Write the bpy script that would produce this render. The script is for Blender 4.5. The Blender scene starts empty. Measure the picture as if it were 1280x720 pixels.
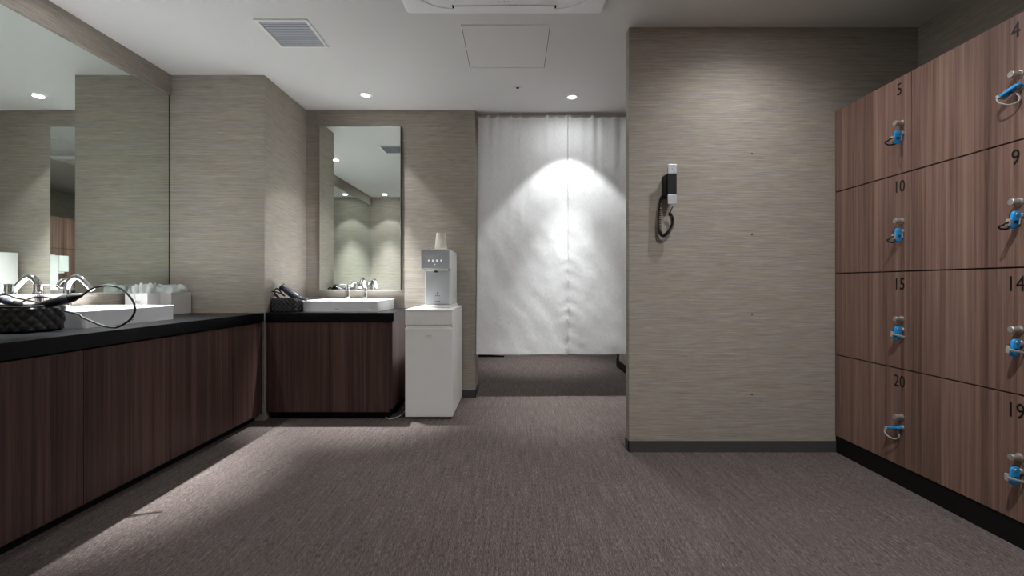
import bpy, bmesh, math, random
from mathutils import Vector, Matrix, noise as mnoise
random.seed(7)
S = bpy.context.scene
COL = S.collection
PI = math.pi
F = 568.9                      # focal length in pixels of the 1280 frame
H = 2.2                        # ceiling height
CAMZ = 0.87

# ------------------------------------------------------------------ materials
def s2l(c):
    return tuple(((v/12.92) if v <= 0.04045 else ((v+0.055)/1.055)**2.4) for v in c)
def hexc(r, g, b):
    return s2l((r/255, g/255, b/255)) + (1.0,)

def base_mat(name, col, rough=0.5, metal=0.0, spec=0.5):
    m = bpy.data.materials.new(name); m.use_nodes = True
    b = m.node_tree.nodes['Principled BSDF']
    b.inputs['Base Color'].default_value = col
    b.inputs['Roughness'].default_value = rough
    b.inputs['Metallic'].default_value = metal
    b.inputs['Specular IOR Level'].default_value = spec
    return m
def nd(m, t): return m.node_tree.nodes.new(t)
def ln(m, a, b): m.node_tree.links.new(a, b)

def fleck(name, col, rough, metal=0.0, spec=0.5, scale=40, amt=0.06, bump=0.0):
    """plain surface with a faint procedural variation"""
    m = base_mat(name, col, rough, metal, spec)
    b = m.node_tree.nodes['Principled BSDF']
    g = nd(m, 'ShaderNodeNewGeometry')
    n = nd(m, 'ShaderNodeTexNoise'); n.inputs['Scale'].default_value = scale; n.inputs['Detail'].default_value = 3
    ln(m, g.outputs['Position'], n.inputs['Vector'])
    r = nd(m, 'ShaderNodeValToRGB')
    lo = tuple(max(0, c*(1-amt)) for c in col[:3]) + (1,); hi = tuple(min(1, c*(1+amt)) for c in col[:3]) + (1,)
    r.color_ramp.elements[0].position = .3; r.color_ramp.elements[1].position = .7
    r.color_ramp.elements[0].color = lo; r.color_ramp.elements[1].color = hi
    ln(m, n.outputs['Fac'], r.inputs['Fac']); ln(m, r.outputs['Color'], b.inputs['Base Color'])
    if bump:
        bp = nd(m, 'ShaderNodeBump'); bp.inputs['Strength'].default_value = bump; bp.inputs['Distance'].default_value = .002
        ln(m, n.outputs['Fac'], bp.inputs['Height']); ln(m, bp.outputs['Normal'], b.inputs['Normal'])
    return m

def stretched(m, sx, sy, sz, detail=4, rough=.6):
    g = nd(m, 'ShaderNodeNewGeometry')
    mp = nd(m, 'ShaderNodeMapping'); mp.inputs['Scale'].default_value = (sx, sy, sz)
    n = nd(m, 'ShaderNodeTexNoise'); n.inputs['Scale'].default_value = 1; n.inputs['Detail'].default_value = detail
    n.inputs['Roughness'].default_value = rough
    ln(m, g.outputs['Position'], mp.inputs['Vector']); ln(m, mp.outputs['Vector'], n.inputs['Vector'])
    return n.outputs['Fac']
def ramp(m, fac, stops):
    r = nd(m, 'ShaderNodeValToRGB'); e = r.color_ramp.elements
    e[0].position, e[0].color = stops[0]; e[1].position, e[1].color = stops[-1]
    for p, c in stops[1:-1]:
        x = e.new(p); x.color = c
    ln(m, fac, r.inputs['Fac']); return r.outputs['Color']
def mixc(m, a, b, fac, mode='MIX'):
    x = nd(m, 'ShaderNodeMix'); x.data_type = 'RGBA'; x.blend_type = mode
    if isinstance(fac, (int, float)): x.inputs[0].default_value = fac
    else: ln(m, fac, x.inputs[0])
    for i, v in ((6, a), (7, b)):
        if isinstance(v, tuple): x.inputs[i].default_value = v
        else: ln(m, v, x.inputs[i])
    return x.outputs[2]
def mathn(m, op, a, b=None):
    x = nd(m, 'ShaderNodeMath'); x.operation = op
    for i, v in ((0, a), (1, b)):
        if v is None: continue
        if isinstance(v, (int, float)): x.inputs[i].default_value = v
        else: ln(m, v, x.inputs[i])
    return x.outputs[0]

def wallpaper():
    m = base_mat('grasscloth_wallpaper', (.3,.3,.3,1), .75, 0, .25)
    b = m.node_tree.nodes['Principled BSDF']
    f1 = stretched(m, 12, 12, 360, 3, .7)
    f2 = stretched(m, 5, 5, 170, 2, .5)
    f3 = stretched(m, 60, 60, 900, 1, .5)
    h = mathn(m, 'ADD', mathn(m, 'MULTIPLY', f1, .62), mathn(m, 'MULTIPLY', f2, .38))
    c = ramp(m, h, [(.32, hexc(122,114,105)), (.46, hexc(152,144,134)), (.54, hexc(164,156,146)), (.68, hexc(187,179,168))])
    tint = ramp(m, stretched(m, 5, 5, 210, 2), [(.33, hexc(150,152,160)), (.5, hexc(163,156,147)), (.68, hexc(184,164,132))])
    c = mixc(m, c, tint, .28)
    ln(m, c, b.inputs['Base Color'])
    bp = nd(m, 'ShaderNodeBump'); bp.inputs['Strength'].default_value = .35; bp.inputs['Distance'].default_value = .0015
    ln(m, mathn(m, 'ADD', h, mathn(m, 'MULTIPLY', f3, .25)), bp.inputs['Height']); ln(m, bp.outputs['Normal'], b.inputs['Normal'])
    return m

def carpet():
    m = base_mat('woven_carpet', (.1,.1,.1,1), .95, 0, .1)
    b = m.node_tree.nodes['Principled BSDF']
    f1 = stretched(m, 400, 45, 40, 3, .7)
    f2 = stretched(m, 420, 330, 420, 2, .7)
    f3 = stretched(m, 130, 5, 10, 2, .5)
    h = mathn(m, 'ADD', mathn(m, 'ADD', mathn(m, 'MULTIPLY', f1, .42), mathn(m, 'MULTIPLY', f2, .43)), mathn(m, 'MULTIPLY', f3, .15))
    c = ramp(m, h, [(.37, hexc(44,38,36)), (.5, hexc(90,81,78)), (.63, hexc(142,131,127))])
    ln(m, c, b.inputs['Base Color'])
    bp = nd(m, 'ShaderNodeBump'); bp.inputs['Strength'].default_value = .5; bp.inputs['Distance'].default_value = .003
    ln(m, h, bp.inputs['Height']); ln(m, bp.outputs['Normal'], b.inputs['Normal'])
    return m

def walnut(name, dark, mid, light, rough=.42):
    m = base_mat(name, mid, rough, 0, .2)
    b = m.node_tree.nodes['Principled BSDF']
    f1 = stretched(m, 70, 70, .9, 4, .65)
    f2 = stretched(m, 14, 14, .35, 2, .5)
    f3 = stretched(m, 330, 330, 5, 2, .6)
    h = mathn(m, 'ADD', mathn(m, 'ADD', mathn(m, 'MULTIPLY', f1, .5), mathn(m, 'MULTIPLY', f2, .35)), mathn(m, 'MULTIPLY', f3, .15))
    c = ramp(m, h, [(.36, dark), (.5, mid), (.64, light)])
    ln(m, c, b.inputs['Base Color'])
    return m

def mirror_mat():
    m = base_mat('silvered_glass', (.80,.86,.82,1), .0, 1.0)
    return m

def plastic_wrap():
    m = bpy.data.materials.new('clear_plastic_wrap'); m.use_nodes = True
    nt = m.node_tree; nt.nodes.clear()
    out = nd(m, 'ShaderNodeOutputMaterial'); mx = nd(m, 'ShaderNodeMixShader'); mx.inputs[0].default_value = .6
    t = nd(m, 'ShaderNodeBsdfTransparent'); t.inputs[0].default_value = (.95,.97,.96,1)
    p = nd(m, 'ShaderNodeBsdfPrincipled'); p.inputs['Base Color'].default_value = (.82,.85,.83,1); p.inputs['Roughness'].default_value = .18
    p.inputs['Transmission Weight'].default_value = .25
    ln(m, t.outputs[0], mx.inputs[1]); ln(m, p.outputs[0], mx.inputs[2]); ln(m, mx.outputs[0], out.inputs[0])
    return m

def cloth():
    m = bpy.data.materials.new('white_linen'); m.use_nodes = True
    nt = m.node_tree; nt.nodes.clear()
    out = nd(m, 'ShaderNodeOutputMaterial'); mx = nd(m, 'ShaderNodeMixShader'); mx.inputs[0].default_value = .12
    d = nd(m, 'ShaderNodeBsdfPrincipled'); d.inputs['Roughness'].default_value = .9; d.inputs['Specular IOR Level'].default_value = .1
    t = nd(m, 'ShaderNodeBsdfTranslucent'); t.inputs[0].default_value = (.8,.8,.78,1)
    f = stretched(m, 260, 260, 40, 2); c = ramp(m, f, [(.35, hexc(234,235,236)), (.65, hexc(248,248,248))])
    ln(m, c, d.inputs['Base Color'])
    f2 = stretched(m, 7, 7, 5, 4, .6)
    bp = nd(m, 'ShaderNodeBump'); bp.inputs['Strength'].default_value = .3; bp.inputs['Distance'].default_value = .02
    ln(m, f2, bp.inputs['Height']); ln(m, bp.outputs['Normal'], d.inputs['Normal'])
    ln(m, d.outputs[0], mx.inputs[1]); ln(m, t.outputs[0], mx.inputs[2]); ln(m, mx.outputs[0], out.inputs[0])
    return m

def emit(name, col, st):
    m = base_mat(name, col, .4)
    b = m.node_tree.nodes['Principled BSDF']
    b.inputs['Emission Color'].default_value = col; b.inputs['Emission Strength'].default_value = st
    return m

M = dict(
    wall=wallpaper(), carpet=carpet(),
    ceiling=fleck('painted_ceiling', hexc(216,214,212), .9, 0, .2, 500, .02, .05),
    cab=walnut('shaded_walnut_laminate', hexc(52,38,36), hexc(77,58,54), hexc(100,77,71), .42),  # same walnut as the lockers, with the shade under the worktops coloured in
    lock=walnut('locker_walnut_laminate', hexc(84,63,56), hexc(119,93,83), hexc(146,119,107), .45),
    counter=fleck('black_counter', hexc(9,10,13), .34, 0, .18, 60, .15),
    black=fleck('black_plinth', hexc(9,8,8), .6, 0, .3, 50, .2),
    base=fleck('grey_skirting', hexc(72,72,70), .6, 0, .3, 30, .05),
    ceramic=fleck('white_ceramic', hexc(243,244,246), .12, 0, .6, 20, .01),
    chrome=fleck('chrome', (.82,.83,.85,1), .06, 1.0, .5, 30, .02),
    steel=fleck('brushed_steel', (.50,.48,.45,1), .38, .8, .5, 200, .06),
    mirror=mirror_mat(),
    edge=fleck('mirror_edge', hexc(150,156,150), .3, .6, .5, 60, .05),
    dkedge=fleck('dark_mirror_edge', hexc(48,48,44), .4, .4, .5, 60, .05),
    white=fleck('white_gloss', hexc(232,232,230), .22, 0, .5, 15, .012),
    stand=fleck('white_stand_laminate', hexc(246,245,243), .25, 0, .5, 15, .012),
    seam=fleck('dark_seam', hexc(20,18,17), .8, 0, .2, 50, .1),
    greyface=fleck('grey_glass_panel', hexc(190,194,198), .25, 0, .5, 15, .02),
    greybody=fleck('silver_grey_panel', hexc(196,200,204), .3, .15, .5, 15, .02),
    greymark=fleck('grey_mark', hexc(168,166,163), .5, 0, .3, 50, .03),
    darkmark=fleck('dark_mark', hexc(60,62,66), .5, 0, .3, 50, .05),
    palemark=fleck('pale_mark', hexc(206,205,203), .5, 0, .3, 50, .03),
    led=emit('icon_glow', (.75,.85,1,1), 2.2),
    lens=emit('lamp_lens', (1,1,1,1), 1.3),
    ringw=fleck('white_trim_ring', hexc(225,225,222), .4, 0, .4, 40, .02),
    acwhite=fleck('ac_plastic', hexc(244,244,245), .5, 0, .35, 30, .01),
    slat=fleck('vent_slat', hexc(176,180,188), .4, .1, .4, 60, .04),
    ink=fleck('number_ink', hexc(14,13,13), .5, 0, .3, 60, .05),
    blue=fleck('blue_key_plastic', hexc(30,140,205), .35, 0, .5, 80, .06),
    strapw=fleck('pale_strap', hexc(160,158,155), .45, 0, .4, 80, .05),
    strapk=fleck('black_strap', hexc(30,29,32), .5, 0, .4, 80, .05),
    basket=fleck('woven_black_basket', hexc(40,39,40), .42, 0, .5, 200, .25),
    blackpl=fleck('black_plastic', hexc(22,22,24), .32, 0, .5, 60, .1),
    rubber=fleck('black_rubber', hexc(14,14,15), .55, 0, .3, 60, .1),
    greypl=fleck('grey_plastic', hexc(52,54,64), .35, 0, .5, 60, .06),
    cup=fleck('paper_cup', hexc(243,238,224), .6, 0, .3, 60, .02),
    holder=fleck('white_acrylic_box', hexc(226,224,222), .3, 0, .5, 20, .02),
    wrap=plastic_wrap(), cloth=cloth(),
    silver=fleck('silver_plastic', hexc(196,198,202), .35, .3, .5, 60, .03),
    phoneblk=fleck('phone_black', hexc(22,23,27), .5, 0, .3, 60, .05),
    cord=fleck('white_cord', hexc(205,203,198), .5, 0, .4, 60, .03),
    dark=fleck('unlit_backing', hexc(10,10,10), .9, 0, .1, 30, .1),
)

# ------------------------------------------------------------------ mesh builder
class MB:
    def __init__(s): s.bm = bmesh.new()
    def box(s, x0, x1, y0, y1, z0, z1, bev=0.0, seg=2):
        v = [s.bm.verts.new((x, y, z)) for z in (z0, z1) for y in (y0, y1) for x in (x0, x1)]
        fs = [s.bm.faces.new([v[i] for i in q]) for q in ((0,2,3,1),(4,5,7,6),(0,1,5,4),(2,6,7,3),(0,4,6,2),(1,3,7,5))]
        if bev:
            es = list({e for f in fs for e in f.edges})
            bmesh.ops.bevel(s.bm, geom=es, offset=bev, segments=seg, profile=.5, affect='EDGES')
        return s
    def ring(s, c, ax, u, r, seg):
        w = ax.cross(u)
        return [s.bm.verts.new(c + u*(r*math.cos(2*PI*i/seg)) + w*(r*math.sin(2*PI*i/seg))) for i in range(seg)]
    def bridge(s, a, b):
        n = len(a)
        for i in range(n):
            s.bm.faces.new((a[i], a[(i+1) % n], b[(i+1) % n], b[i]))
    def cyl(s, p0, p1, r0, r1=None, seg=24, cap=True):
        r1 = r0 if r1 is None else r1
        p0, p1 = Vector(p0), Vector(p1); ax = (p1-p0).normalized(); u = ax.orthogonal().normalized()
        a, b = s.ring(p0, ax, u, r0, seg), s.ring(p1, ax, u, r1, seg)
        s.bridge(a, b)
        if cap: s.bm.faces.new(a[::-1]); s.bm.faces.new(b)
        return s
    def tube(s, pts, r, seg=10, closed=False, flat=None, up=None):
        """sweep; r number or list; flat=(a,b) makes an elliptical section aligned to up"""
        P = [Vector(p) for p in pts]; n = len(P); rs = r if isinstance(r, (list, tuple)) else [r]*n
        rings = []; u = None
        for i in range(n):
            t = (P[(i+1) % n]-P[i-1]) if closed else (P[min(i+1, n-1)]-P[max(i-1, 0)])
            t.normalize()
            if up is not None: u = (Vector(up)-t*t.dot(Vector(up))).normalized()
            elif u is None: u = t.orthogonal().normalized()
            else: u = (u-t*t.dot(u)).normalized()
            w = t.cross(u); a, b = flat if flat else (1, 1)
            rings.append([s.bm.verts.new(P[i]+u*(rs[i]*a*math.cos(2*PI*k/seg))+w*(rs[i]*b*math.sin(2*PI*k/seg))) for k in range(seg)])
        for i in range(n-1): s.bridge(rings[i], rings[i+1])
        if closed: 
            # align the last ring to the first
            best = min(range(seg), key=lambda k: (rings[-1][k].co-rings[0][0].co).length)
            a = rings[-1][best:]+rings[-1][:best]; s.bridge(a, rings[0])
        else: s.bm.faces.new(rings[0][::-1]); s.bm.faces.new(rings[-1])
        return s
    def lathe(s, prof, c=(0,0,0), seg=32, axis='Z'):
        rings = []
        for r, h in prof:
            ring = []
            for i in range(seg):
                a = 2*PI*i/seg
                ring.append(s.bm.verts.new(Vector(c)+Vector((r*math.cos(a), r*math.sin(a), h))))
            rings.append(ring)
        for a, b in zip(rings, rings[1:]): s.bridge(a, b)
        if prof[0][0] > 1e-6: s.bm.faces.new(rings[0][::-1])
        if prof[-1][0] > 1e-6: s.bm.faces.new(rings[-1])
        return s
    def prism(s, poly, z0, z1):
        a = [s.bm.verts.new((x, y, z0)) for x, y in poly]; b = [s.bm.verts.new((x, y, z1)) for x, y in poly]
        s.bridge(a, b); s.bm.faces.new(a[::-1]); s.bm.faces.new(b); return s
    def frame(s, outer, inner, z0, z1):
        """ring prism between two outlines with equal vertex count"""
        L = [[s.bm.verts.new((x, y, z)) for x, y in p] for p, z in ((outer, z0), (outer, z1), (inner, z1), (inner, z0))]
        for i in range(4): s.bridge(L[i], L[(i+1) % 4])
        return s
    def text(s, body, size, origin, right, up, depth=.0008, xs=1.0):
        cu = bpy.data.curves.new('t', 'FONT'); cu.body = body; cu.size = size; cu.align_x = 'CENTER'; cu.align_y = 'CENTER'
        cu.extrude = depth/2; cu.resolution_u = 3
        o = bpy.data.objects.new('t', cu); COL.objects.link(o)
        dg = bpy.context.evaluated_depsgraph_get(); dg.update()
        me = bpy.data.meshes.new_from_object(o.evaluated_get(dg))
        R, U = Vector(right).normalized(), Vector(up).normalized(); N = R.cross(U)
        mat = Matrix((R*xs, U, N)).transposed().to_4x4(); mat.translation = Vector(origin)
        me.transform(mat); s.bm.from_mesh(me)
        bpy.data.objects.remove(o); bpy.data.curves.remove(cu); bpy.data.meshes.remove(me)
        return s
    def xf(s, mat): s.bm.transform(mat); return s
    def build(s, name, mat, parent=None, smooth=False, loc=None):
        bmesh.ops.recalc_face_normals(s.bm, faces=s.bm.faces)
        me = bpy.data.meshes.new(name); s.bm.to_mesh(me); s.bm.free()
        me.materials.append(mat)
        if smooth:
            for p in me.polygons: p.use_smooth = True
            try: me.set_sharp_from_angle(angle=math.radians(40))
            except Exception: pass
        o = bpy.data.objects.new(name, me); COL.objects.link(o)
        if parent: o.parent = parent
        if loc: o.location = loc
        return o

def tag(o, label, cat, group=None, kind=None):
    o['label'] = label; o['category'] = cat
    if group: o['group'] = group
    if kind: o['kind'] = kind
    return o
def thing(name, label, cat, loc=(0,0,0), group=None, rot=(0,0,0)):
    o = bpy.data.objects.new(name, None); COL.objects.link(o); o.empty_display_size = .05
    o.location = loc; o.rotation_euler = rot
    return tag(o, label, cat, group)
def struct(o, label):
    o['kind'] = 'structure'; o['label'] = label; return o
def dup(root, loc, label, rot=None):
    kids = {}
    for c in list(bpy.data.objects):
        if c.parent: kids.setdefault(c.parent.name, []).append(c)
    def rec(o, par):
        c = o.copy(); COL.objects.link(c)
        if par: c.parent = par
        for k in kids.get(o.name, []): rec(k, c)
        return c
    r = rec(root, None); r.location = loc; r['label'] = label
    if rot is not None: r.rotation_euler = rot
    return r
def spline(pts, n=8, closed=False):
    P = [Vector(p) for p in pts]; out = []; m = len(P)
    rng = range(m) if closed else range(m-1)
    for i in rng:
        if closed: a, b, c, d = P[i-1], P[i], P[(i+1) % m], P[(i+2) % m]
        else: a, b, c, d = P[max(i-1, 0)], P[i], P[i+1], P[min(i+2, m-1)]
        for k in range(n):
            t = k/n
            out.append(.5*((2*b)+(c-a)*t+(2*a-5*b+4*c-d)*t*t+(3*b-a-3*c+d)*t**3))
    if not closed: out.append(P[-1])
    return out
def rrect(x0, x1, y0, y1, r, n=8):
    pts = []
    for cx, cy, a0 in ((x1-r, y1-r, 0), (x0+r, y1-r, 90), (x0+r, y0+r, 180), (x1-r, y0+r, 270)):
        for k in range(n+1):
            a = math.radians(a0+90*k/n); pts.append((cx+r*math.cos(a), cy+r*math.sin(a)))
    return pts

# ------------------------------------------------------------------ the setting
XL, XR = -2.2, 2.096           # side walls
YR = -0.06                     # wall behind the camera
YB = 3.487                     # back wall with the narrow mirror
YP = 2.899                     # face of the pilaster on the left
XP = -1.587
YQ, YQ2 = 2.357, 2.417         # partition on the right
XQ = 0.597
JX = -0.294                    # jamb of the curtained doorway
CF = 1.09                      # right side of the passage

struct(MB().box(-2.5, 2.4, -.3, 7.2, -.1, 0).build('floor', M['carpet']), 'brown woven carpet floor')
# the ceiling, left open where lamps, hatch and vent are let in
struct(MB().box(-2.5, 2.4, -.3, 7.2, H, H+.1).build('ceiling', M['ceiling']), 'off white painted ceiling')
struct(MB().box(XL-.12, XL, YR-.1, YP+.05, 0, H).build('wall_left', M['wall']), 'taupe wallpapered wall behind the wide mirror')
struct(MB().box(XL-.12, XP, YP, YB+.15, 0, H).build('wall_pilaster', M['wall']), 'taupe wallpapered wall return between the two vanities')
struct(MB().box(XP, JX, YB, 3.80, 0, H).build('wall_back', M['wall']), 'taupe wallpapered wall behind the narrow mirror')
struct(MB().box(XQ, XR+.01, YQ, YQ2, 0, H, .002).build('wall_partition', M['wall']), 'taupe wallpapered partition wall with a phone')
struct(MB().box(XR, XR+.12, YR-.1, 3.7, 0, H).build('wall_right', M['wall']), 'wall behind the lockers')
struct(MB().box(XL-.12, XR+.12, YR-.1, YR, 0, H).build('wall_rear', M['wall']), 'wall opposite the narrow mirror')
struct(MB().box(CF, XR+.12, YB, 3.62, 0, H).build('wall_entry', M['wall']), 'wall beside the curtained doorway')
struct(MB().box(CF, CF+.1, 3.62, 4.80, 0, H).build('wall_passage_right', M['wall']), 'wall of the passage behind the curtain')
struct(MB().box(-1.5, -1.4, 3.80, 5.5, 0, H).build('wall_passage_left', M['wall']), 'wall of the passage behind the curtain')
struct(MB().box(-1.5, -.115, 5.42, 5.55, 0, H).build('wall_passage_end', M['wall']), 'end wall of the passage behind the curtain')
struct(MB().box(-1.5, 2.3, 6.6, 6.75, 0, H).build('wall_far', M['wall']), 'far wall behind the curtain')
struct(MB().box(2.2, 2.3, 4.7, 6.7, 0, H).build('wall_far_right', M['wall']), 'far side wall behind the curtain')
struct(MB().box(CF, 2.3, 4.70, 4.80, 0, H).build('wall_far_return', M['wall']), 'wall return behind the curtain')
# trims
struct(MB().box(XL, XL+.022, YR, YP, 2.072, H, .001).build('trim_1', M['wall']), 'wallpapered soffit strip above the wide mirror')
struct(MB().box(XP+.001, XP+.006, YP-.008, YP-.003, .115, .6860, .001).build('trim_2', M['greymark']), 'pale corner strip where the two vanities meet')
BH = .058
struct(MB().box(XQ-.004, 1.668, YQ-.005, YQ, 0, BH).box(XQ-.004, XQ, YQ-.005, YQ2+.004, 0, BH).build('baseboard_partition', M['base']), 'dark grey skirting of the partition')
struct(MB().box(-.77, JX+.004, YB-.005, YB, 0, BH).box(JX, JX+.004, YB-.005, 3.80, 0, BH).build('baseboard_back', M['base']), 'dark grey skirting beside the white stand')
struct(MB().box(-1.4, -.111, 5.412, 5.42, 0, BH).box(-.115, -.111, 5.412, 5.55, 0, BH).build('baseboard_passage', M['black']), 'black skirting behind the curtain')
struct(MB().box(CF-.006, CF, 3.5, 4.806, 0, BH+.02).build('baseboard_passage_side', M['black']), 'black skirting on the right behind the curtain')

# ------------------------------------------------------------------ vanity units
CT, CH = .632, .6866           # underside and top of the worktops
ZT = .050                      # toe kick height
XC = -1.585                    # front edge of the left worktop
t = MB().box(XL, XC, YR, YP-.001, CT, CH, .0015)
tag(t.build('countertop', M['counter']), 'long black worktop under the wide wall mirror', 'countertop')
t = MB().box(XP+.0005, -.765, 2.902, YB-.0005, CT, CH, .0015)
tag(t.build('countertop', M['counter']), 'short black worktop under the narrow wall mirror', 'countertop')

def side_cab(y0, y1, label):
    r = thing('vanity_cabinet', label, 'cabinet', (0, y0, 0), 'walnut cabinets under the long worktop')
    w = y1-y0; xf = XC-.012
    MB().box(XL+.003, xf-.02, .001, w-.001, ZT, CT-.001).build('carcass', M['black'], r)
    MB().box(XL+.003, xf-.05, .001, w-.001, 0, ZT-.001).build('plinth', M['black'], r)
    for k in range(2):
        a, b = k*w/2+.0015, (k+1)*w/2-.0015
        MB().box(xf-.019, xf, a, b, ZT, CT-.008, .0008).build('door', M['cab'], r)
    return r
W2 = .803
side_cab(YP-.004-W2, YP-.004, 'shade-darkened walnut two door cabinet beside the corner, under the white tissue boxes')
side_cab(YP-.004-2*W2, YP-.005-W2, 'shade-darkened walnut two door cabinet under the white basin and black basket')
side_cab(YP-.004-3*W2, YP-.005-2*W2, 'shade-darkened walnut two door cabinet at the near end of the long worktop')
# back cabinet
r = thing('vanity_cabinet', 'shade-darkened walnut two door cabinet standing beside the white dispenser stand', 'cabinet', (0, 2.912, 0))
bx0, bx1 = XP+.002, -.776
MB().box(bx0, bx1-.02, .02, YB-2.912-.001, ZT, CT-.001).build('carcass', M['black'], r)
MB().box(bx0, bx1-.03, .045, YB-2.912-.001, 0, ZT-.001).build('plinth', M['black'], r)
MB().box(bx1-.019, bx1, .003, YB-2.912-.001, .07, CT-.002, .0008).build('side_panel', M['cab'], r)
for a, b in ((bx0+.008, -1.181), (-1.178, bx1-.0195)):
    MB().box(a, b, 0, .019, ZT, CT-.008, .0008).build('door', M['cab'], r)

# ------------------------------------------------------------------ mirrors
r = thing('wall_mirror', 'wide frameless mirror along the wall above the long black worktop', 'mirror', (XL, YR, .825))
ml = YP-YR
MB().box(0, .010, .002, ml-.006, 0, 2.071-.825).build('glass', M['mirror'], r)
MB().box(0, .0125, .002, ml-.006, -.009, -.0005, .001).build('bottom_channel', M['steel'], r)
MB().box(0, .012, ml-.006, ml-.0005, -.009, 2.071-.825).build('end_seal', M['dkedge'], r)
r = thing('wall_mirror', 'tall narrow mirror above the small basin on the far wall', 'mirror', (-1.167, YB, .823))
w2 = .309; hh = 1.245
MB().box(-w2, w2, -.028, -.001, .0, hh).build('backing', M['dkedge'], r)
MB().box(-w2+.003, w2-.003, -.030, -.0282, .004, hh-.003).build('glass', M['mirror'], r)
f = MB(); f.box(-w2, -w2+.003, -.031, -.0281, 0, hh).box(w2-.003, w2, -.031, -.0281, 0, hh).box(-w2, w2, -.031, -.0281, hh-.003, hh)
f.build('frame', M['edge'], r)
MB().box(-w2, w2, -.034, -.0281, -.004, .0039, .001).build('bottom_channel', M['steel'], r)

# ------------------------------------------------------------------ basins and faucets
def basin(loc, rotz, label):
    """local: front towards -Y, origin on worktop at centre of the rear edge; 0.505 wide, .43 deep"""
    r = thing('washbasin', label, 'sink', loc, None, (0, 0, rotz))
    W, D, Hb = .2525, .43, .074
    # shell built as loops: outer bottom, outer top, inner rim, bowl bottom
    bm = MB()
    def loop(x0, x1, y0, y1, z, rr): return [bm.bm.verts.new((x, y, z)) for x, y in rrect(x0, x1, y0, y1, rr, 5)]
    L = [loop(-W+.004, W-.004, -D+.003, -.002, 0.0005, .010), loop(-W+.001, W-.001, -D+.001, -.001, Hb-.006, .014), loop(-W, W, -D, 0, Hb-.003, .014),
         loop(-W+.003, W-.003, -D+.003, -.003, Hb, .012),
         loop(-W+.026, W-.026, -D+.022, -.115, Hb, .03), loop(-W+.031, W-.031, -D+.027, -.120, Hb-.004, .03),
         loop(-W+.05, W-.05, -D+.045, -.135, .022, .04), loop(-W+.09, W-.09, -D+.08, -.165, .012, .05)]
    for a, b in zip(L, L[1:]): bm.bridge(a, b)
    bm.bm.faces.new(L[0][::-1]); bm.bm.faces.new(L[-1])
    bm.build('bowl', M['ceramic'], r, True)
    MB().lathe([(.0, .0165), (.016, .0165), (.019, .015), (.019, .0122)], (0, -.26, 0), 20).build('drain', M['chrome'], r, True)
    mk = MB()
    for k in range(4): mk.box(-.030+k*.0065, -.025+k*.0065, -D+.0022, -D+.006, .016, .0195)
    mk.build('maker_mark', M['darkmark'], r)
    return r
def faucet(loc, rotz, lever_a, label):
    r = thing('faucet', label, 'faucet', loc, None, (0, 0, rotz))
    # spout: +.05 to the right, curves towards the user (-Y)
    sx = .05
    MB().lathe([(.021, 0), (.021, .004), (.017, .006), (.017, .055), (.0155, .058)], (sx, 0, 0), 24).build('spout_base', M['chrome'], r, True)
    pts = spline([(sx, 0, .052), (sx, -.002, .090), (sx, -.016, .125), (sx, -.045, .143), (sx, -.072, .133), (sx, -.097, .108), (sx, -.120, .082)], 7)
    n = len(pts); MB().tube(pts, [.0145-.0025*i/n for i in range(n)], 16).build('spout', M['chrome'], r, True)
    mx = -.08
    MB().lathe([(.023, 0), (.023, .004), (.0185, .006), (.0185, .060), (.0205, .062), (.0205, .071), (.0175, .073), (.0175, .103), (.0165, .108), (.0, .110)], (mx, 0, 0), 24).build('mixer_body', M['chrome'], r, True)
    ca, sa = math.sin(lever_a), -math.cos(lever_a)
    P = [(mx+ca*d, sa*d, z) for d, z in ((.010, .104), (.03, .106), (.065, .107), (.080, .103), (.094, .090))]
    MB().tube(spline(P, 5), .0075, 12, False, (.35, 1), (0, 0, 1)).build('lever', M['chrome'], r, True)
    return r
basin((XL+.010, 2.115, CH), PI/2, 'white rectangular basin on the long black worktop')
basin((XL+.010, .255, CH), PI/2, 'white rectangular basin at the near end of the long worktop, below the near downlight')
basin((-1.150, 3.44, CH), 0, 'white rectangular basin under the tall narrow mirror')
ZB = CH+.0745
faucet((-2.125, 2.115, ZB), PI/2, 0.12, 'chrome curved faucet and lever on the basin beside the black basket')
faucet((-2.125, .255, ZB), PI/2, 0.12, 'chrome curved faucet and lever on the basin at the near end of the long worktop')
faucet((-1.150, 3.375, ZB), 0, -.6, 'chrome curved faucet and lever below the tall narrow mirror')

# ------------------------------------------------------------------ amenity boxes with wrapped goods
def amenity_box(x0, x1, y0, y1, h, label):
    r = thing('amenity_box', label, 'box', ((x0+x1)/2, (y0+y1)/2, CH), 'white amenity boxes on the worktop')
    a, b = (x1-x0)/2, (y1-y0)/2
    o, i = [(a, b), (-a, b), (-a, -b), (a, -b)], [(a-.003, b-.003), (-a+.003, b-.003), (-a+.003, -b+.003), (a-.003, -b+.003)]
    m = MB(); m.frame(o, i, .0005, h); m.box(-a+.002, a-.002, -b+.002, b-.002, .001, .004)
    m.build('box_body', M['holder'], r)
    return r
bxa = amenity_box(-2.182, -2.056, 2.555, 2.650, .131, 'small white box of wrapped items nearer the basin')
mk = MB(); mk.tube(spline([(-.018, -.0478, .088), (-.006, -.0478, .083), (.004, -.0478, .087), (.012, -.0478, .081), (.024, -.0478, .086)], 4), .003, 8, False, (1, .4), (0, 0, 1)); mk.build('label_mark', M['greymark'], bxa, True)
bxb = amenity_box(-2.185, -2.045, 2.720, 2.888, .131, 'larger white box of wrapped items against the wall corner')
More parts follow.
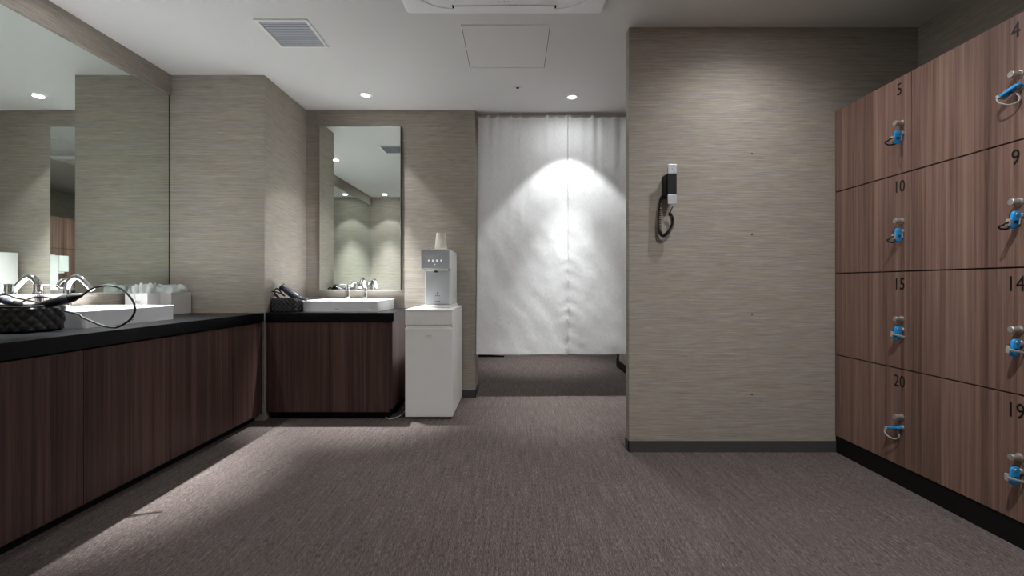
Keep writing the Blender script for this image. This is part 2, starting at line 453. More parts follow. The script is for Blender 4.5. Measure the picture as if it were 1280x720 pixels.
def pouch(loc, w, d, h, rz, tilt, seed, label, group):
    m = MB(); bm = m.bm
    nx, nz = 9, 12; G = {}
    for side in (-1, 1):
        for i in range(nx+1):
            for k in range(nz+1):
                u, v = i/nx*2-1, k/nz
                edge = (i in (0, nx)) or (k in (0, nz))
                if edge and side == 1: continue
                th = d*.5*max(0, (1-abs(u)**3))*max(0, math.sin(PI*min(1, v*1.02))**.6)
                p = Vector((u*w/2, 0, v*h))
                nn = mnoise.noise(p*60+Vector((seed*3.1, side*5, 0)))
                y = side*th*(.7+.9*nn) + (.016*v)*mnoise.noise(p*34+Vector((seed, 9, 0)))*(v)
                p.x += .010*v*mnoise.noise(p*40+Vector((seed*2, 4, 4)))
                p.z += .016*v*mnoise.noise(Vector((u*2, seed, v)))
                p.y = y
                G[(side, i, k)] = bm.verts.new(p)
    g = lambda s_, i, k: G.get((s_, i, k)) or G[(-1, i, k)]
    for side in (-1, 1):
        for i in range(nx):
            for k in range(nz):
                q = [g(side, i, k), g(side, i+1, k), g(side, i+1, k+1), g(side, i, k+1)]
                if len(set(q)) == 4:
                    try: bm.faces.new(q)
                    except ValueError: pass
    o = m.build('wrapped_pouch', M['wrap'], None, True, loc)
    o.rotation_euler = (tilt, 0, rz)
    return tag(o, label, 'plastic pouch', group)
for k in range(5):
    pouch((-2.165+k*.0235, 2.60+random.uniform(-.008, .008), CH+.045), .078, .02, random.uniform(.125, .142), PI/2+random.uniform(-.15, .15), random.uniform(-.03, .03), k,
          'crumpled clear plastic pouch standing in the white box nearer the basin', 'pouches in the small white box')
for k in range(7):
    pouch((-2.115+random.uniform(-.004, .004), 2.740+k*.0215, CH+.045), .118, .02, random.uniform(.118, .145), random.uniform(-.08, .08), random.uniform(-.03, .03), 20+k,
          'crumpled clear plastic pouch standing in the larger white box at the wall corner', 'pouches in the larger white box')

# ------------------------------------------------------------------ woven baskets
def woven_basket(loc, hx, hy, h, rad, label, cell=.043, rz=0):
    r = thing('woven_basket', label, 'basket', loc, None, (0, 0, rz))
    path = rrect(-hx, hx, -hy, hy, rad, 10)
    # resample the outline evenly
    P = [Vector((x, y)) for x, y in path]; L = [0]
    for a, b in zip(P, P[1:]+P[:1]): L.append(L[-1]+(b-a).length)
    tot = L[-1]; ncell = round(tot/cell); n = ncell*14; nz = max(12, round(h/cell*14))
    def at(s):
        s %= tot
        for i in range(len(P)):
            if L[i] <= s <= L[i+1]+1e-9:
                a, b = P[i], P[(i+1) % len(P)]; ll = max(1e-9, L[i+1]-L[i]); q = a+(b-a)*((s-L[i])/ll)
                d = (b-a).normalized() if (b-a).length > 1e-9 else Vector((1, 0)); return q, Vector((d.y, -d.x))
        return P[0], Vector((1, 0))
    m = MB(); rows = []
    for k in range(nz+1):
        z = h*k/nz; row = []
        for i in range(n):
            s = tot*i/n; q, nn = at(s)
            u, v = s/tot*ncell, z/cell
            a, b = u+v, u-v; fa, fb = a-math.floor(a), b-math.floor(b)
            if (math.floor(a)+math.floor(b)) % 2: dd = math.sin(PI*fa)**.5*(.35+.65*math.sin(PI*fb))
            else: dd = math.sin(PI*fb)**.5*(.35+.65*math.sin(PI*fa))
            taper = (.97+.03*z/h)-.05*max(0, 1-z/.012)**2
            p = q*taper+nn*(.0055*dd)*(1 if .04 < z/h < .95 else .4)
            row.append(m.bm.verts.new((p.x, p.y, z+.0008)))
        rows.append(row)
    for a, b in zip(rows, rows[1:]): m.bridge(a, b)
    inner = []
    for z, tp in ((h+.0008, .975), (.006, .90)):
        row = []
        for i in range(n):
            q, nn = at(tot*i/n); p = q*tp-nn*.004; row.append(m.bm.verts.new((p.x, p.y, z)))
        inner.append(row)
    m.bridge(rows[-1], inner[0]); m.bridge(inner[0], inner[1])
    m.bm.faces.new(inner[1]); m.bm.faces.new(rows[0][::-1])
    m.build('weave', M['basket'], r, True)
    rim = [Vector((*at(tot*i/80)[0], 0))*.985+Vector((0, 0, h+.001)) for i in range(80)]
    MB().tube(rim, .0045, 8, True, (1, .8), (0, 0, 1)).build('rim', M['basket'], r, True)
    return r
B1 = (-1.965, 1.765)
woven_basket((B1[0], B1[1], CH), .165, .078, .096, .03, 'black woven basket of styling tools beside the left basin')
B2 = (-1.490, 3.015)
woven_basket((B2[0], B2[1], CH), .083, .075, .085, .025, 'small black woven basket of styling tools in the vanity corner', .030)

def curling_iron(label, p0, p1, cord_pts, name='curling_iron'):
    p0, p1 = Vector(p0), Vector(p1); r = thing(name, label, 'curling iron', p0)
    d = (p1-p0); L = d.length; ax = d.normalized()
    rot = Vector((0, 0, 1)).rotation_difference(ax).to_matrix().to_4x4()
    MB().lathe([(.004, -.06), (.011, -.055), (.0125, 0), (.014, .005), (.0155, .05), (.0175, L-.075), (.0175, L-.062)], (0, 0, 0), 24).xf(rot).build('handle', M['blackpl'], r, True)
    MB().lathe([(.0185, L-.066), (.0195, L-.062), (.0195, L-.050), (.0185, L-.046)], (0, 0, 0), 24).xf(rot).build('swivel_ring', M['greypl'], r, True)
    MB().lathe([(.017, L-.047), (.0165, L-.03), (.010, L-.015), (.006, L-.002), (.0035, L)], (0, 0, 0), 20).xf(rot).build('strain_relief', M['rubber'], r, True)
    MB().box(-.006, .006, .010, .0185, .07, .10, .002).xf(rot).build('switch', M['greypl'], r)
    c = [Vector(q)-p0 for q in cord_pts]
    MB().tube(spline(c, 10), .0040, 10).build('power_cord', M['rubber'], r, True)
    return r
def px(x, y, Y): return Vector(((x-642)*Y/F, Y, CAMZ+(355-y)*Y/F))
cord = [px(103, 369, 1.80), px(116.7, 360.2, 1.81), px(133.3, 357, 1.83), px(150, 360.2, 1.85), px(164, 373, 1.855), px(168.8, 386, 1.85), px(163.5, 398.5, 1.84),
        px(150, 407.6, 1.825), px(141, 409.4, 1.82), px(125, 406, 1.82), px(104, 397, 1.825), px(93.8, 391.5, 1.83), (-1.90, 1.80, .78), (-1.96, 1.79, .76)]
curling_iron('black styling iron lying across the basket with its cord looped over the worktop edge', px(52, 381.5, 1.755), px(104, 368.8, 1.80), cord)
# brush lying in the left basket
def brush(label, p0, p1):
    p0, p1 = Vector(p0), Vector(p1); r = thing('hair_brush', label, 'hair brush', p0); d = p1-p0; L = d.length
    rot = Vector((0, 0, 1)).rotation_difference(d.normalized()).to_matrix().to_4x4()
    MB().lathe([(.006, 0), (.011, .01), (.012, L*.55), (.010, L*.62)], (0, 0, 0), 18).xf(rot).build('handle', M['blackpl'], r, True)
    MB().lathe([(.0108, L*.60), (.0122, L*.62), (.0122, L*.78), (.0108, L*.80)], (0, 0, 0), 18).xf(rot).build('band', M['greypl'], r, True)
    MB().lathe([(.010, L*.79), (.013, L*.82), (.013, L*.96), (.006, L)], (0, 0, 0), 18).xf(rot).build('cap', M['blackpl'], r, True)
    return r
brush('black brush handle with a pale band resting in the left basket', px(-28, 366, 1.73), px(27, 382.5, 1.74))
lp = spline([(-2.14, 1.735, .780), px(0, 369, 1.74), px(20, 372.5, 1.75), px(46, 377.5, 1.76), px(60, 379, 1.775), px(66, 374.5, 1.785), px(55, 371.5, 1.79), px(40, 372.5, 1.79), px(27, 378, 1.79), px(22, 384, 1.79), (-2.05, 1.79, .765)], 8)
tag(MB().tube(lp, .0028, 8).build('power_cord', M['rubber'], None, True), 'thin black cord curled inside the left basket', 'cord')
# contents of the corner basket
def hair_dryer(label, org):
    org = Vector(org); r = thing('hair_dryer', label, 'hair dryer', org)
    a, b = px(356, 361, 3.02)-org, px(371, 371.5, 3.00)-org; e = px(383, 374.4, 2.985)-org
    d = (a-b).normalized(); rot = Vector((0, 0, 1)).rotation_difference(d).to_matrix().to_4x4()
    rot.translation = b
    L = (a-b).length
    MB().lathe([(.016, -.02), (.022, -.012), (.0245, .01), (.0235, L-.03), (.020, L-.005), (.018, L-.005)], (0, 0, 0), 24).xf(rot).build('barrel', M['greypl'], r, True)
    MB().lathe([(.019, L-.012), (.022, L+.004), (.024, L+.025), (.0215, L+.025), (.018, L)], (0, 0, 0), 24).xf(rot).build('nozzle', M['blackpl'], r, True)
    MB().tube(spline([b+d*.01, b+(e-b)*.4+Vector((0, 0, -.001)), e], 6), [.014]*6+[.0125]*7, 14, False, (.8, 1), (0, 0, 1)).build('handle', M['greypl'], r, True)
    return r
hair_dryer('black hair dryer poking out of the corner basket beside the small basin', (B2[0]+.02, B2[1], CH+.05))
lp = spline([(B2[0]-.02, B2[1], .735), px(345, 370, 3.0), px(341, 367, 3.0), px(337.5, 365.3, 2.99), px(342, 364.5, 2.985), px(349, 366, 2.985), px(356, 370, 2.99), px(352, 366, 3.01), px(347, 360.8, 3.02), px(343.8, 362.5, 3.02), px(344, 367, 3.02), (B2[0]-.03, B2[1]+.01, .745)], 8)
tag(MB().tube(lp, .0045, 8).build('power_cord', M['rubber'], None, True), 'black cord looped above the small corner basket', 'cord')

# ------------------------------------------------------------------ white stand, water dispenser, cups
r = thing('dispenser_stand', 'white cabinet stand with a pull-out front under the water dispenser', 'cabinet', (-.546, 2.93, 0))
w = .153; D = .545; ZS = .707
MB().box(-w, w, .016, D, .014, ZS-.016, .002).build('body', M['stand'], r)
MB().box(-w+.012, w-.012, .03, D-.02, 0, .0138).build('foot_plinth', M['black'], r)
MB().box(-w-.001, w+.001, -.001, D, ZS-.0155, ZS, .002).build('top', M['stand'], r)
MB().box(-w, w, 0, .0155, .607, ZS-.017, .002).build('drawer_front', M['stand'], r)
MB().box(-w+.001, w-.001, .0152, .0159, .584, .6068).build('handle_recess', M['stand'], r)
MB().box(-w, w, 0, .0155, .014, .5835, .002).build('door', M['stand'], r)
e = MB()
for i in range(2):
    for k in range(5): e.box(-.021+k*.0082, -.0145+k*.0082, -.0006, .0005, .519+i*.013, .527+i*.013)
e.build('emblem', M['palemark'], r)

DX, DY = -.527, 3.09
r = thing('water_dispenser', 'white and grey countertop water dispenser on the white stand', 'water dispenser', (DX, DY, ZS))
a = .095
MB().box(-a-.004, a+.008, -.012, .365, .0005, .020, .005).build('drip_tray', M['white'], r)
MB().box(-a+.010, a, .060, .372, .0202, .399, .003).build('body', M['white'], r)
MB().box(-a+.014, a-.014, .050, .0605, .024, .252, .002).build('lower_front', M['greybody'], r)
MB().box(-a-.002, a, -.018, .0595, .266, .399, .004).build('head', M['white'], r)
MB().box(-a-.001, a-.001, -.0205, -.0175, .267, .398, .001).build('control_panel', M['greyface'], r)
MB().box(-a+.016, a-.012, .0, .0595, .2525, .2658, .002).build('underside', M['white'], r)
MB().lathe([(.013, -.010), (.013, .004)], (-.002, .012, .2515), 20).build('nozzle', M['darkmark'], r, True)
f0, f1 = -.0214, -.0206
for k in range(4):
    x = -.046+k*.028; sh = [(-.0035, .0035, .3205, .3255), (-.003, .003, .315, .3212)]
    m = MB()
    P = [(x-.0035, .3255), (x+.0035, .3255), (x+.0035, .3222), (x+.0012, .3222), (x+.0012, .3168), (x+.003, .3168), (x+.003, .315), (x-.003, .315), (x-.003, .3168), (x-.0012, .3168), (x-.0012, .3222), (x-.0035, .3222)]
    m.prism([(px_, pz) for px_, pz in P], f0, f1); m.xf(Matrix(((1,0,0,0),(0,0,1,0),(0,1,0,0),(0,0,0,1))))
    m.build('icon_light', M['led'], r)
MB().box(-.0065, -.0015, f0, f1, .2925, .2975).build('status_light', M['led'], r)
lg = MB(); g0, g1 = .0490, .0498
lg.lathe([(.0055, -.0004), (.0055, .0004)], (0, 0, 0), 14).xf(Matrix.Translation((0.002, .0494, .096)) @ Matrix.Rotation(PI/2, 4, 'X'))
lg.box(.0005, .0035, g0, g1, .100, .107)
lg.build('drop_mark', M['darkmark'], r)
lg = MB()
for k in range(5): lg.box(-.014+k*.0068, -.0095+k*.0068, g0, g1, .079, .084)
lg.build('name_lettering', M['darkmark'], r)
lg = MB()
for k in range(6): lg.box(-.015+k*.006, -.0105+k*.006, g0, g1, .042, .046)
lg.build('front_lettering', M['darkmark'], r)
vg = MB()
for k in range(7): vg.box(a-.0005, a+.0012, .24, .32, .06+k*.009, .0645+k*.009)
vg.build('side_vent', M['greymark'], r)
MB().box(a-.0005, a+.0012, .27, .29, .20, .22).build('side_switch', M['greymark'], r)
ct = MB().box(-.045, .075, .040, .170, .3992, .406, .004); 
tag(ct.xf(Matrix.Translation((DX, DY, ZS))).build('cup_tray', M['white']), 'flat white tray under the paper cups on the water dispenser', 'tray')
for k in range(3):
    z = ZS+.4062+k*.008; R0, R1, hc = .042-.0*k, .030, .098
    pr = [(R1-.002, hc-.006), (0.0001, hc-.006), (R1-.001, hc-.004), (R1, hc), (R1+.001, hc), (R0-.001, .006), (R0+.0015, .004), (R0+.0015, .0005), (R0-.001, 0), (R1-.0015, hc-.008)] if False else None
    m = MB(); m.lathe([(R0-.0005, .004), (R0+.0016, .003), (R0+.0016, .0002), (R0-.0015, 0), (R1-.0015, hc-.010), (.001, hc-.010), (.001, hc-.007), (R1-.0014, hc-.006), (R1-.001, hc), (R1, hc), (R0-.0005, .004)], (0, 0, 0), 32)
    o = m.build('paper_cup', M['cup'], None, True, (DX+.016, DY+.105, z))
    tag(o, ['bottom paper cup of the upside down stack on the dispenser', 'middle paper cup of the upside down stack on the dispenser', 'top paper cup of the upside down stack on the dispenser'][k], 'paper cup', 'upside down paper cups')
tag(MB().tube(spline([(-.735, 3.30, .004), (-.738, 3.16, .004), (-.742, 3.02, .004), (-.765, 2.945, .004), (-.80, 2.925, .004), (-.83, 2.95, .006)], 8), .0032, 8).build('power_cord', M['cord'], None, True), 'white cord on the carpet between cabinet and stand', 'cord')

# ------------------------------------------------------------------ noren curtain
r = thing('noren_curtain', 'white split cloth curtain hanging across the doorway', 'curtain', (0, 3.535, 0))
def panel(x0, x1, slit_right, sd):
    nx, nz = 90, 190; zt, zb = 2.180, .326; m = MB(); G = []
    for k in range(nz+1):
        v = k/nz; z = zt+(zb-zt)*v; row = []
        for i in range(nx+1):
            u = i/nx; x = x0+(x1-x0)*u
            d = (x1-x) if slit_right else (x-x0)          # distance from the slit
            o = (x-x0) if slit_right else (x1-x)          # from the outer edge
            y = .0
            y += .006*math.exp(-v*7)*math.sin(x*70+2.5*mnoise.noise(Vector((x*6, sd, 0))))*(.5+mnoise.noise(Vector((x*9, 3, sd))))*2
            y += -.034*v-.012*v*math.sin(PI*u) + .008*mnoise.noise(Vector((x*3.5, z*1.2, sd*4)))*min(1, v*2)
            y += .0035*mnoise.noise(Vector((x*9+z*5, z*5-x*2, sd*7)))*min(1, v*2)
            pk = max(0, min(1, (v-.42)/.2))
            y += pk*.0012*math.exp(-d/.045)*math.sin(z*62+d*35+2*mnoise.noise(Vector((z*6, sd, 2))))
            y += -.02*max(0, v-.7)*math.exp(-d/.15)*1.2
            y -= .02*v*v*math.exp(-o/.5)*(1 if slit_right else 0)
            xx = x-(.009*v*(1-u) if slit_right else 0)+(.002*v*u if slit_right else -.003*v*(1-u))
            if v < .02: y -= .0
            row.append(m.bm.verts.new((xx, y, z+(.004*math.sin(u*9+sd) if k == nz else 0))))
        G.append(row)
    for a, b in zip(G, G[1:]):
        for i in range(nx): m.bm.faces.new((a[i], a[i+1], b[i+1], b[i]))
    o = m.build('cloth_panel', M['cloth'], r, True)
    so = o.modifiers.new('thick', 'SOLIDIFY'); so.thickness = .0016; so.offset = 0
    # stitched hem along the slit
    h = MB(); xs = x1 if slit_right else x0; sg = -1 if slit_right else 1
    return o
panel(JX+.016, .4198, True, 1.0)
panel(.4225, CF-.02, False, 2.0)
tag(MB().cyl((JX+.001, 3.535, 2.172), (CF-.001, 3.535, 2.172), .008).build('curtain_rod', M['steel'], None, True), 'thin rod carrying the white cloth curtain', 'curtain rod')

# ------------------------------------------------------------------ wall phone
r = thing('wall_phone', 'black and silver handset phone hung on the partition wall', 'telephone', (.795, YQ, 1.371))
MB().box(-.0245, .021, -.058, -.0005, -.062, .054, .002).build('cradle', M['phoneblk'], r)
hs = MB().box(-.0215, .0225, -.077, -.0625, -.052, .052, .0015).build('handset', M['phoneblk'], r)
MB().box(-.0215, .0225, -.0772, -.0622, .0522, .100, .0015).build('earpiece', M['silver'], hs)
MB().box(-.0215, .0225, -.0772, -.0622, -.100, -.0522, .0015).build('mouthpiece', M['silver'], hs)
MB().lathe([(.0035, -.0006), (.0035, .0004)], (0, 0, 0), 14).xf(Matrix.Translation((0, -.0774, .076)) @ Matrix.Rotation(PI/2, 4, 'X')).build('call_dot', M['greymark'], hs)
MB().box(-.008, .008, -.0624, -.0575, -.03, .03).build('hook', M['phoneblk'], r)
pr = Vector((.795, YQ, 1.371))
main = spline([px(841, 258, 2.285)-pr, px(838.5, 264, 2.29)-pr, px(837.5, 267, 2.30)-pr, px(840.5, 274, 2.305)-pr, px(839.5, 284, 2.31)-pr, px(834, 291.5, 2.315)-pr, px(828.5, 294.5, 2.32)-pr, px(825, 290, 2.32)-pr,
               px(824, 278, 2.322)-pr, px(825, 262, 2.325)-pr, px(827, 248, 2.33)-pr, px(829.5, 243, 2.335)-pr], 40)
hel = []; 
for i, p in enumerate(main):
    t_ = (main[min(i+1, len(main)-1)]-main[max(i-1, 0)]).normalized(); u = Vector((0, 1, 0)); u = (u-t_*t_.dot(u)).normalized(); q = t_.cross(u)
    f_ = i/(len(main)-1); rr = .0078*(max(0, min(1, (f_-.13)*16))*max(0, min(1, (.97-f_)*20)))
    ang = i*.95
    hel.append(p+u*(rr*math.cos(ang))+q*(rr*math.sin(ang)))
MB().tube(hel, .0023, 6).build('coiled_cord', M['rubber'], r, True)

for k, z in enumerate((1.545, 1.127, .7126, .298)):
    m = MB().lathe([(.0, .0012), (.003, .0012), (.0045, .0004), (.0045, 0)], (0, 0, 0), 16).lathe([(.0, .0016), (.0016, .0016), (.0016, .0012)], (0, 0, 0), 8)
    m.xf(Matrix.Rotation(PI/2, 4, 'X'))
    tag(m.build('wall_screw', M['darkmark'], None, True, (1.2346, YQ-.0002, z)), ['tiny screw cap on the partition, topmost in its column of four', 'tiny screw cap on the partition, second from the top', 'tiny screw cap on the partition, third from the top', 'tiny screw cap on the partition, lowest in its column of four'][k], 'screw', 'screw caps on the partition')

# ------------------------------------------------------------------ lockers
XF = 1.663; LW = .4545; Z0 = .0857; LH = .4193
rows = [Z0+LH*k for k in (3, 2, 1, 0)]
Y0 = YQ-.001
pl = MB().box(XF+.004, XR-.002, Y0-5*LW, Y0, 0, Z0-.001, .001)
tag(pl.build('locker_plinth', M['black']), 'long black plinth under the wooden lockers', 'plinth')
KSTYLE = {5: ('A', .08, 0), 10: ('A', -.05, .1), 9: ('A', .15, .1), 15: ('B', .03, 0), 14: ('B', .05, .1), 19: ('B', 0, 0), 20: ('C', 1.25, 0), 4: ('C', 1.1, .2)}
meshes = {}
def locker(num, row, colk):
    y1 = Y0-colk*LW; y0 = y1-LW; z0 = rows[row]
    pos = ['top row', 'second row', 'third row', 'bottom row'][row]
    r = thing('locker', f'walnut locker with number {num} on its door, {pos}', 'locker', (XF, y0, z0), 'numbered wooden lockers')
    if 'c' not in meshes:
        c = MB().box(.022, XR-XF-.004, .0006, LW-.0006, .0006, LH-.0006).build('carcass', M['black'], r)
        d = MB().box(0, .0185, .0015, LW-.0015, .0026, LH-.0026, .0008).build('door', M['lock'], r)
        hd = MB().lathe([(.0001, .031), (.0095, .031), (.0105, .030), (.0105, .004), (.013, .003), (.013, 0)], (0, 0, 0), 24).xf(Matrix.Translation((-.0002, .048, LH-.204)) @ Matrix.Rotation(-PI/2, 4, 'Y')).build('peg_handle', M['steel'], d, True)
        lk = MB().lathe([(.0001, .004), (.004, .004), (.0045, .007), (.009, .007), (.0105, .005), (.0105, 0)], (0, 0, 0), 24).xf(Matrix.Translation((-.0002, .045, LH-.249)) @ Matrix.Rotation(-PI/2, 4, 'Y')).build('lock', M['steel'], d, True)
        meshes['c'], meshes['d'], meshes['h'], meshes['l'] = c.data, d.data, hd.data, lk.data
    else:
        c = bpy.data.objects.new('carcass', meshes['c']); d = bpy.data.objects.new('door', meshes['d'])
        hd = bpy.data.objects.new('peg_handle', meshes['h']); lk = bpy.data.objects.new('lock', meshes['l'])
        for o, p in ((c, r), (d, r), (hd, d), (lk, d)): COL.objects.link(o); o.parent = p
    MB().text(str(num), .073, (-.0006, .060, LH-.056), (0, -1, 0), (0, 0, 1), .001, .80).build('number', M['ink'], d)
    key(num, r.location+Vector((.003, .045, LH-.249)))
def key(num, loc):
    st, ang, yaw = KSTYLE.get(num, ('A', random.uniform(-.1, .1), 0))
    lab = {5: 'blue key fob with black strap hanging at locker 5', 10: 'blue key fob with black strap hanging at locker 10', 9: 'blue key fob with black strap hanging at locker 9',
           15: 'blue key fob with pale strap around it at locker 15', 14: 'blue key fob with pale strap around it at locker 14', 19: 'blue key fob with pale strap around it at locker 19',
           20: 'blue key fob turned sideways with grey loop at locker 20', 4: 'blue key fob turned sideways with grey loop at locker 4'}.get(num, f'blue key fob hanging in the lock of locker {num}')
    r = thing('locker_key', lab, 'key', loc, 'locker keys', (ang, 0, yaw))
    # local: -x out of the door, z up; flat fob lies in the xz plane
    MB().box(-.012, .003, -.0011, .0011, -.004, .004).build('key_blade', M['steel'], r)
    o = MB(); pts = [(-.010, .010), (-.014, .014), (-.030, .014), (-.036, .008), (-.041, -.036), (-.037, -.043), (-.016, -.043), (-.011, -.038)]
    a = [o.bm.verts.new((x, -.0045, z)) for x, z in pts]; b = [o.bm.verts.new((x, .0045, z)) for x, z in pts]
    o.bridge(a, b); fa = o.bm.faces.new(a[::-1]); fb = o.bm.faces.new(b)
    bmesh.ops.bevel(o.bm, geom=list(o.bm.edges), offset=.0014, segments=2, profile=.5, affect='EDGES')
    fob = o.build('fob', M['blue'], r, True)
    MB().lathe([(.0001, .0062), (.0045, .0060), (.0055, .0046)], (0, 0, 0), 16).xf(Matrix.Translation((-.024, 0, .004)) @ Matrix.Rotation(PI/2, 4, 'X')).build('rivet', M['steel'], fob, True)
    mk = MB()
    for i in range(2):
        for k in range(3): mk.box(-.031+k*.005, -.0275+k*.005, -.0051, -.0044, -.020-i*.006, -.016-i*.006)
    mk.build('fob_mark', M['ink'], fob)
    if st == 'A':
        P = [(-.040, -.002, -.020), (-.055, -.004, -.024), (-.070, -.001, -.034), (-.072, .006, -.036), (-.058, .010, -.044), (-.036, .011, -.045), (-.016, .010, -.038), (-.012, .005, -.030)]
        MB().tube(spline(P, 6), .0032, 8, False, (1, .6), (0, 0, 1)).build('strap', M['strapk'], r, True)
        MB().box(-.050, -.0385, -.006, .006, -.034, -.012, .002).build('buckle', M['strapw'], r)
        MB().box(-.012, -.005, -.0055, .0055, -.030, -.008, .002).build('clip', M['strapw'], r)
    elif st == 'B':
        P = [(-.046, .004, -.016), (-.047, -.006, -.020), (-.034, -.012, -.023), (-.014, -.013, -.028), (.000, -.010, -.031), (.002, .0, -.027), (-.008, .009, -.022), (-.030, .010, -.017)]
        MB().tube(spline(P, 6, True), .0036, 8, True, (1, .6), (0, 0, 1)).build('strap', M['strapw'], r, True)
        MB().box(-.050, -.0425, -.0035, .0075, -.031, -.008, .0015).build('buckle', M['strapw'], r)
    else:
        P = [(-.036, -.004, -.040), (-.044, -.006, -.046), (-.046, -.024, -.046), (-.034, -.042, -.036), (-.022, -.046, -.022), (-.016, -.034, -.012), (-.018, -.016, -.012)]
        MB().tube(spline(P, 6), .0034, 8, False, (1, .7), (1, 0, 0)).build('strap', M['strapw'], r, True)
        MB().box(-.044, -.012, -.006, .006, -.047, -.0385, .0015).build('buckle', M['strapw'], r)
for row in range(4):
    for c in range(5): locker(5*(row+1)-c, row, c)

# ------------------------------------------------------------------ ceiling fittings
def ceiling_lamp(x, y, label):
    r = thing('downlight', label, 'ceiling lamp', (x, y, H), 'recessed ceiling downlights')
    MB().lathe([(.036, -.0002), (.046, -.0002), (.046, -.003), (.044, -.005), (.036, -.003)], (0, 0, 0), 40).build('trim_ring', M['ringw'], r, True)
    MB().lathe([(.0001, -.0105), (.015, -.0095), (.027, -.0065), (.0345, -.0012), (.0358, -.0006)], (0, 0, 0), 32).build('lens', M['lens'], r, True)
    return r
# (x, y, label, narrow beam W, wide beam W, wide beam angle, soft diffuse glow W)
LAMPS = [(-1.90, 2.06, 'downlight above the long worktop basin', 850, 34, 100, 1),
         (-1.04, 3.20, 'downlight above the small basin, near the tall narrow mirror', 560, 21, 84, .5),
         (.415, 3.233, 'downlight in front of the white curtain', 180, 42, 84, 2),
         (1.12, 1.93, 'downlight above the corner of the lockers and the partition', 0, 27, 150, 1),
         (.86, .88, 'downlight above the middle of the carpet facing the partition', 0, 104, 150, 6),
         (-1.90, .21, 'downlight above the near end of the long worktop', 360, 20, 84, 1),
         (.30, 4.95, 'downlight in the passage behind the curtain', 150, 40, 84, 12)]
LCOL = (.975, .99, 1.0)
for x, y, lab, beam, wide, ang, glow in LAMPS:
    r = ceiling_lamp(x, y, lab)
    for kind, pw, an, bl in (('lamp_beam', beam, 48, 1.0), ('lamp_flood', wide, ang, 0.28 if ang < 100 else 1.0)):
        if not pw: continue
        l = bpy.data.lights.new(kind, 'SPOT'); l.energy = pw; l.spot_size = math.radians(an); l.spot_blend = bl
        l.shadow_soft_size = .018; l.color = LCOL
        o = bpy.data.objects.new(kind, l); COL.objects.link(o); o.location = (0, 0, -.016); o.parent = r
    if glow:
        l = bpy.data.lights.new('lamp_glow', 'AREA'); l.shape = 'DISK'; l.size = .06; l.energy = glow; l.color = LCOL
        o = bpy.data.objects.new('lamp_glow', l); COL.objects.link(o); o.location = (0, 0, -.0125); o.parent = r

# ventilation grille
r = thing('ceiling_vent', 'square white louvred air vent in the ceiling', 'air vent', (-1.170, 2.417, H))
q = .135
o_, i_ = [(q, q), (-q, q), (-q, -q), (q, -q)], [(q-.016, q-.016), (-q+.016, q-.016), (-q+.016, -q+.016), (q-.016, -q+.016)]
MB().frame(o_, i_, -.007, -.0003).build('frame', M['ringw'], r)
MB().box(-q+.016, q-.016, -q+.016, q-.016, -.0012, -.0004).build('backing', M['seam'], r)
for k in range(10):
    y = -q+.028+k*.0238
    m = MB().box(-q+.020, q-.0165, -.0078, .0078, -.0006, .0006)
    m.xf(Matrix.Translation((0, y, -.0045)) @ Matrix.Rotation(math.radians(-8), 4, 'X')).build('slat', M['slat'], r)
# access hatch
r = thing('ceiling_hatch', 'square access hatch with a thin dark frame in the ceiling', 'hatch', (-.040, 2.565, H))
q = .230
sq = lambda a: [(a, a), (-a, a), (-a, -a), (a, -a)]
MB().frame(sq(q+.0028), sq(q-.0005), -.0030, -.0003).build('frame', M['ringw'], r)
MB().frame(sq(q-.0005), sq(q-.0036), -.0008, -.0003).build('seam', M['seam'], r)
MB().box(-q+.0036, q-.0036, -q+.0036, q-.0036, -.0025, -.0003).build('panel', M['ceiling'], r)
MB().box(-q-.003, -q+.008, -.012, .012, -.0055, -.0025, .001).build('latch', M['ringw'], r)
# small round sensor
r = thing('ceiling_sensor', 'small round white ceiling sensor with a dark middle', 'sensor', (.027, 3.076, H))
MB().lathe([(.016, -.0003), (.030, -.0003), (.030, -.003), (.026, -.006), (.016, -.004)], (0, 0, 0), 32).build('trim_ring', M['ringw'], r, True)
MB().lathe([(.0001, -.009), (.008, -.008), (.0155, -.0005)], (0, 0, 0), 24).build('eye', M['seam'], r, True)
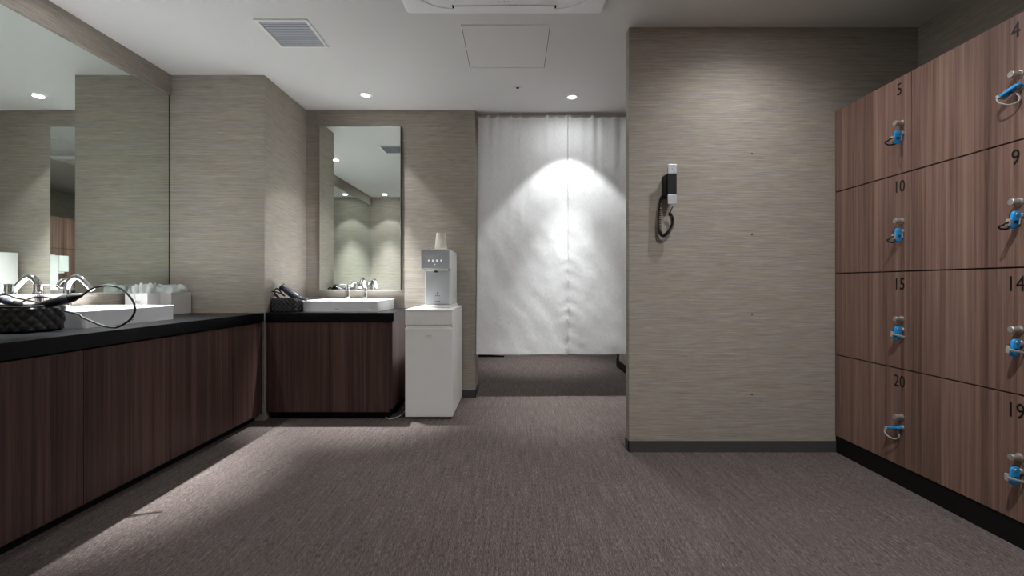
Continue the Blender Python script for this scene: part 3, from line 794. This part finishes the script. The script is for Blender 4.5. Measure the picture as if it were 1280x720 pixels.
# ceiling cassette air conditioner
r = thing('air_conditioner', 'large square white ceiling cassette air conditioner', 'air conditioner', (-.044, 1.723, H))
q = .474
out = rrect(-q, q, -q, q, .012, 8); hole = rrect(-q+.047, q-.047, -q+.047, q-.047, .19, 8); inn = rrect(-q+.054, q-.054, -q+.054, q-.054, .184, 8)
o2 = rrect(-q+.012, q-.012, -q+.012, q-.012, .012, 8)
m = MB(); L = [[m.bm.verts.new((x, y, z)) for x, y in p] for p, z in ((hole, -.004), (out, -.0005), (out, -.012), (o2, -.030), (hole, -.031))]
for a, b in zip(L, L[1:]): m.bridge(a, b)
m.bridge(L[-1], L[0])
m.build('panel', M['acwhite'], r)
MB().prism(rrect(-q+.03, q-.03, -q+.03, q-.03, .19, 8), -.0035, -.0008).build('outlet_recess', M['seam'], r)
MB().prism(inn, -.0315, -.0045).build('inner_panel', M['acwhite'], r)
for k in range(4):
    m = MB(); n = 16; prof = []
    A = []; B = []
    for i in range(n+1):
        x = -.235+.47*i/n; bow = .006*(1-(2*i/n-1)**2)
        A.append((x, q-.075+.0-bow)); B.append((x, q-.022))
    m.prism(A+B[::-1], -.037, -.0318); m.xf(Matrix.Rotation(k*PI/2, 4, 'Z')).build('louver', M['acwhite'], r)
    m = MB().box(-.243, -.2365, q-.078, q-.056, -.0335, -.0312).box(.2365, .243, q-.078, q-.056, -.0335, -.0312)
    m.xf(Matrix.Rotation(k*PI/2, 4, 'Z')).build('louver_gap', M['seam'], r)
m = MB()
g_o, g_i = sq(.27), sq(.262)
m.frame(g_o, g_i, -.0335, -.0312); m.build('intake_seam', M['greymark'], r)
m = MB()
for k in range(3): m.lathe([(.003, -.0008), (.003, .0008)], (-.022+k*.022, q-.105, -.0322), 10)
m.build('indicator_dots', M['greymark'], r)

# ------------------------------------------------------------------ camera, world, view
cam = bpy.data.cameras.new('camera'); cam.sensor_width = 36; cam.lens = F/1280*36; cam.clip_start = .02
cam.shift_x = -2/1280; cam.shift_y = -5/1280
co = bpy.data.objects.new('camera', cam); COL.objects.link(co); co.location = (0, 0, CAMZ); co.rotation_euler = (PI/2, 0, 0)
S.camera = co
w = bpy.data.worlds.new('world'); w.use_nodes = True; w.node_tree.nodes['Background'].inputs[0].default_value = (.02, .02, .02, 1); S.world = w
S.view_settings.view_transform = 'Standard'; S.view_settings.look = 'None'; S.view_settings.gamma = 1; S.view_settings.use_curve_mapping = False
S.view_settings.exposure = 0.0
S.cycles.use_denoising = True
S.cycles.max_bounces = 16; S.cycles.diffuse_bounces = 8; S.cycles.glossy_bounces = 10; S.cycles.transparent_max_bounces = 16; S.cycles.transmission_bounces = 8
S.cycles.sample_clamp_indirect = 40.0
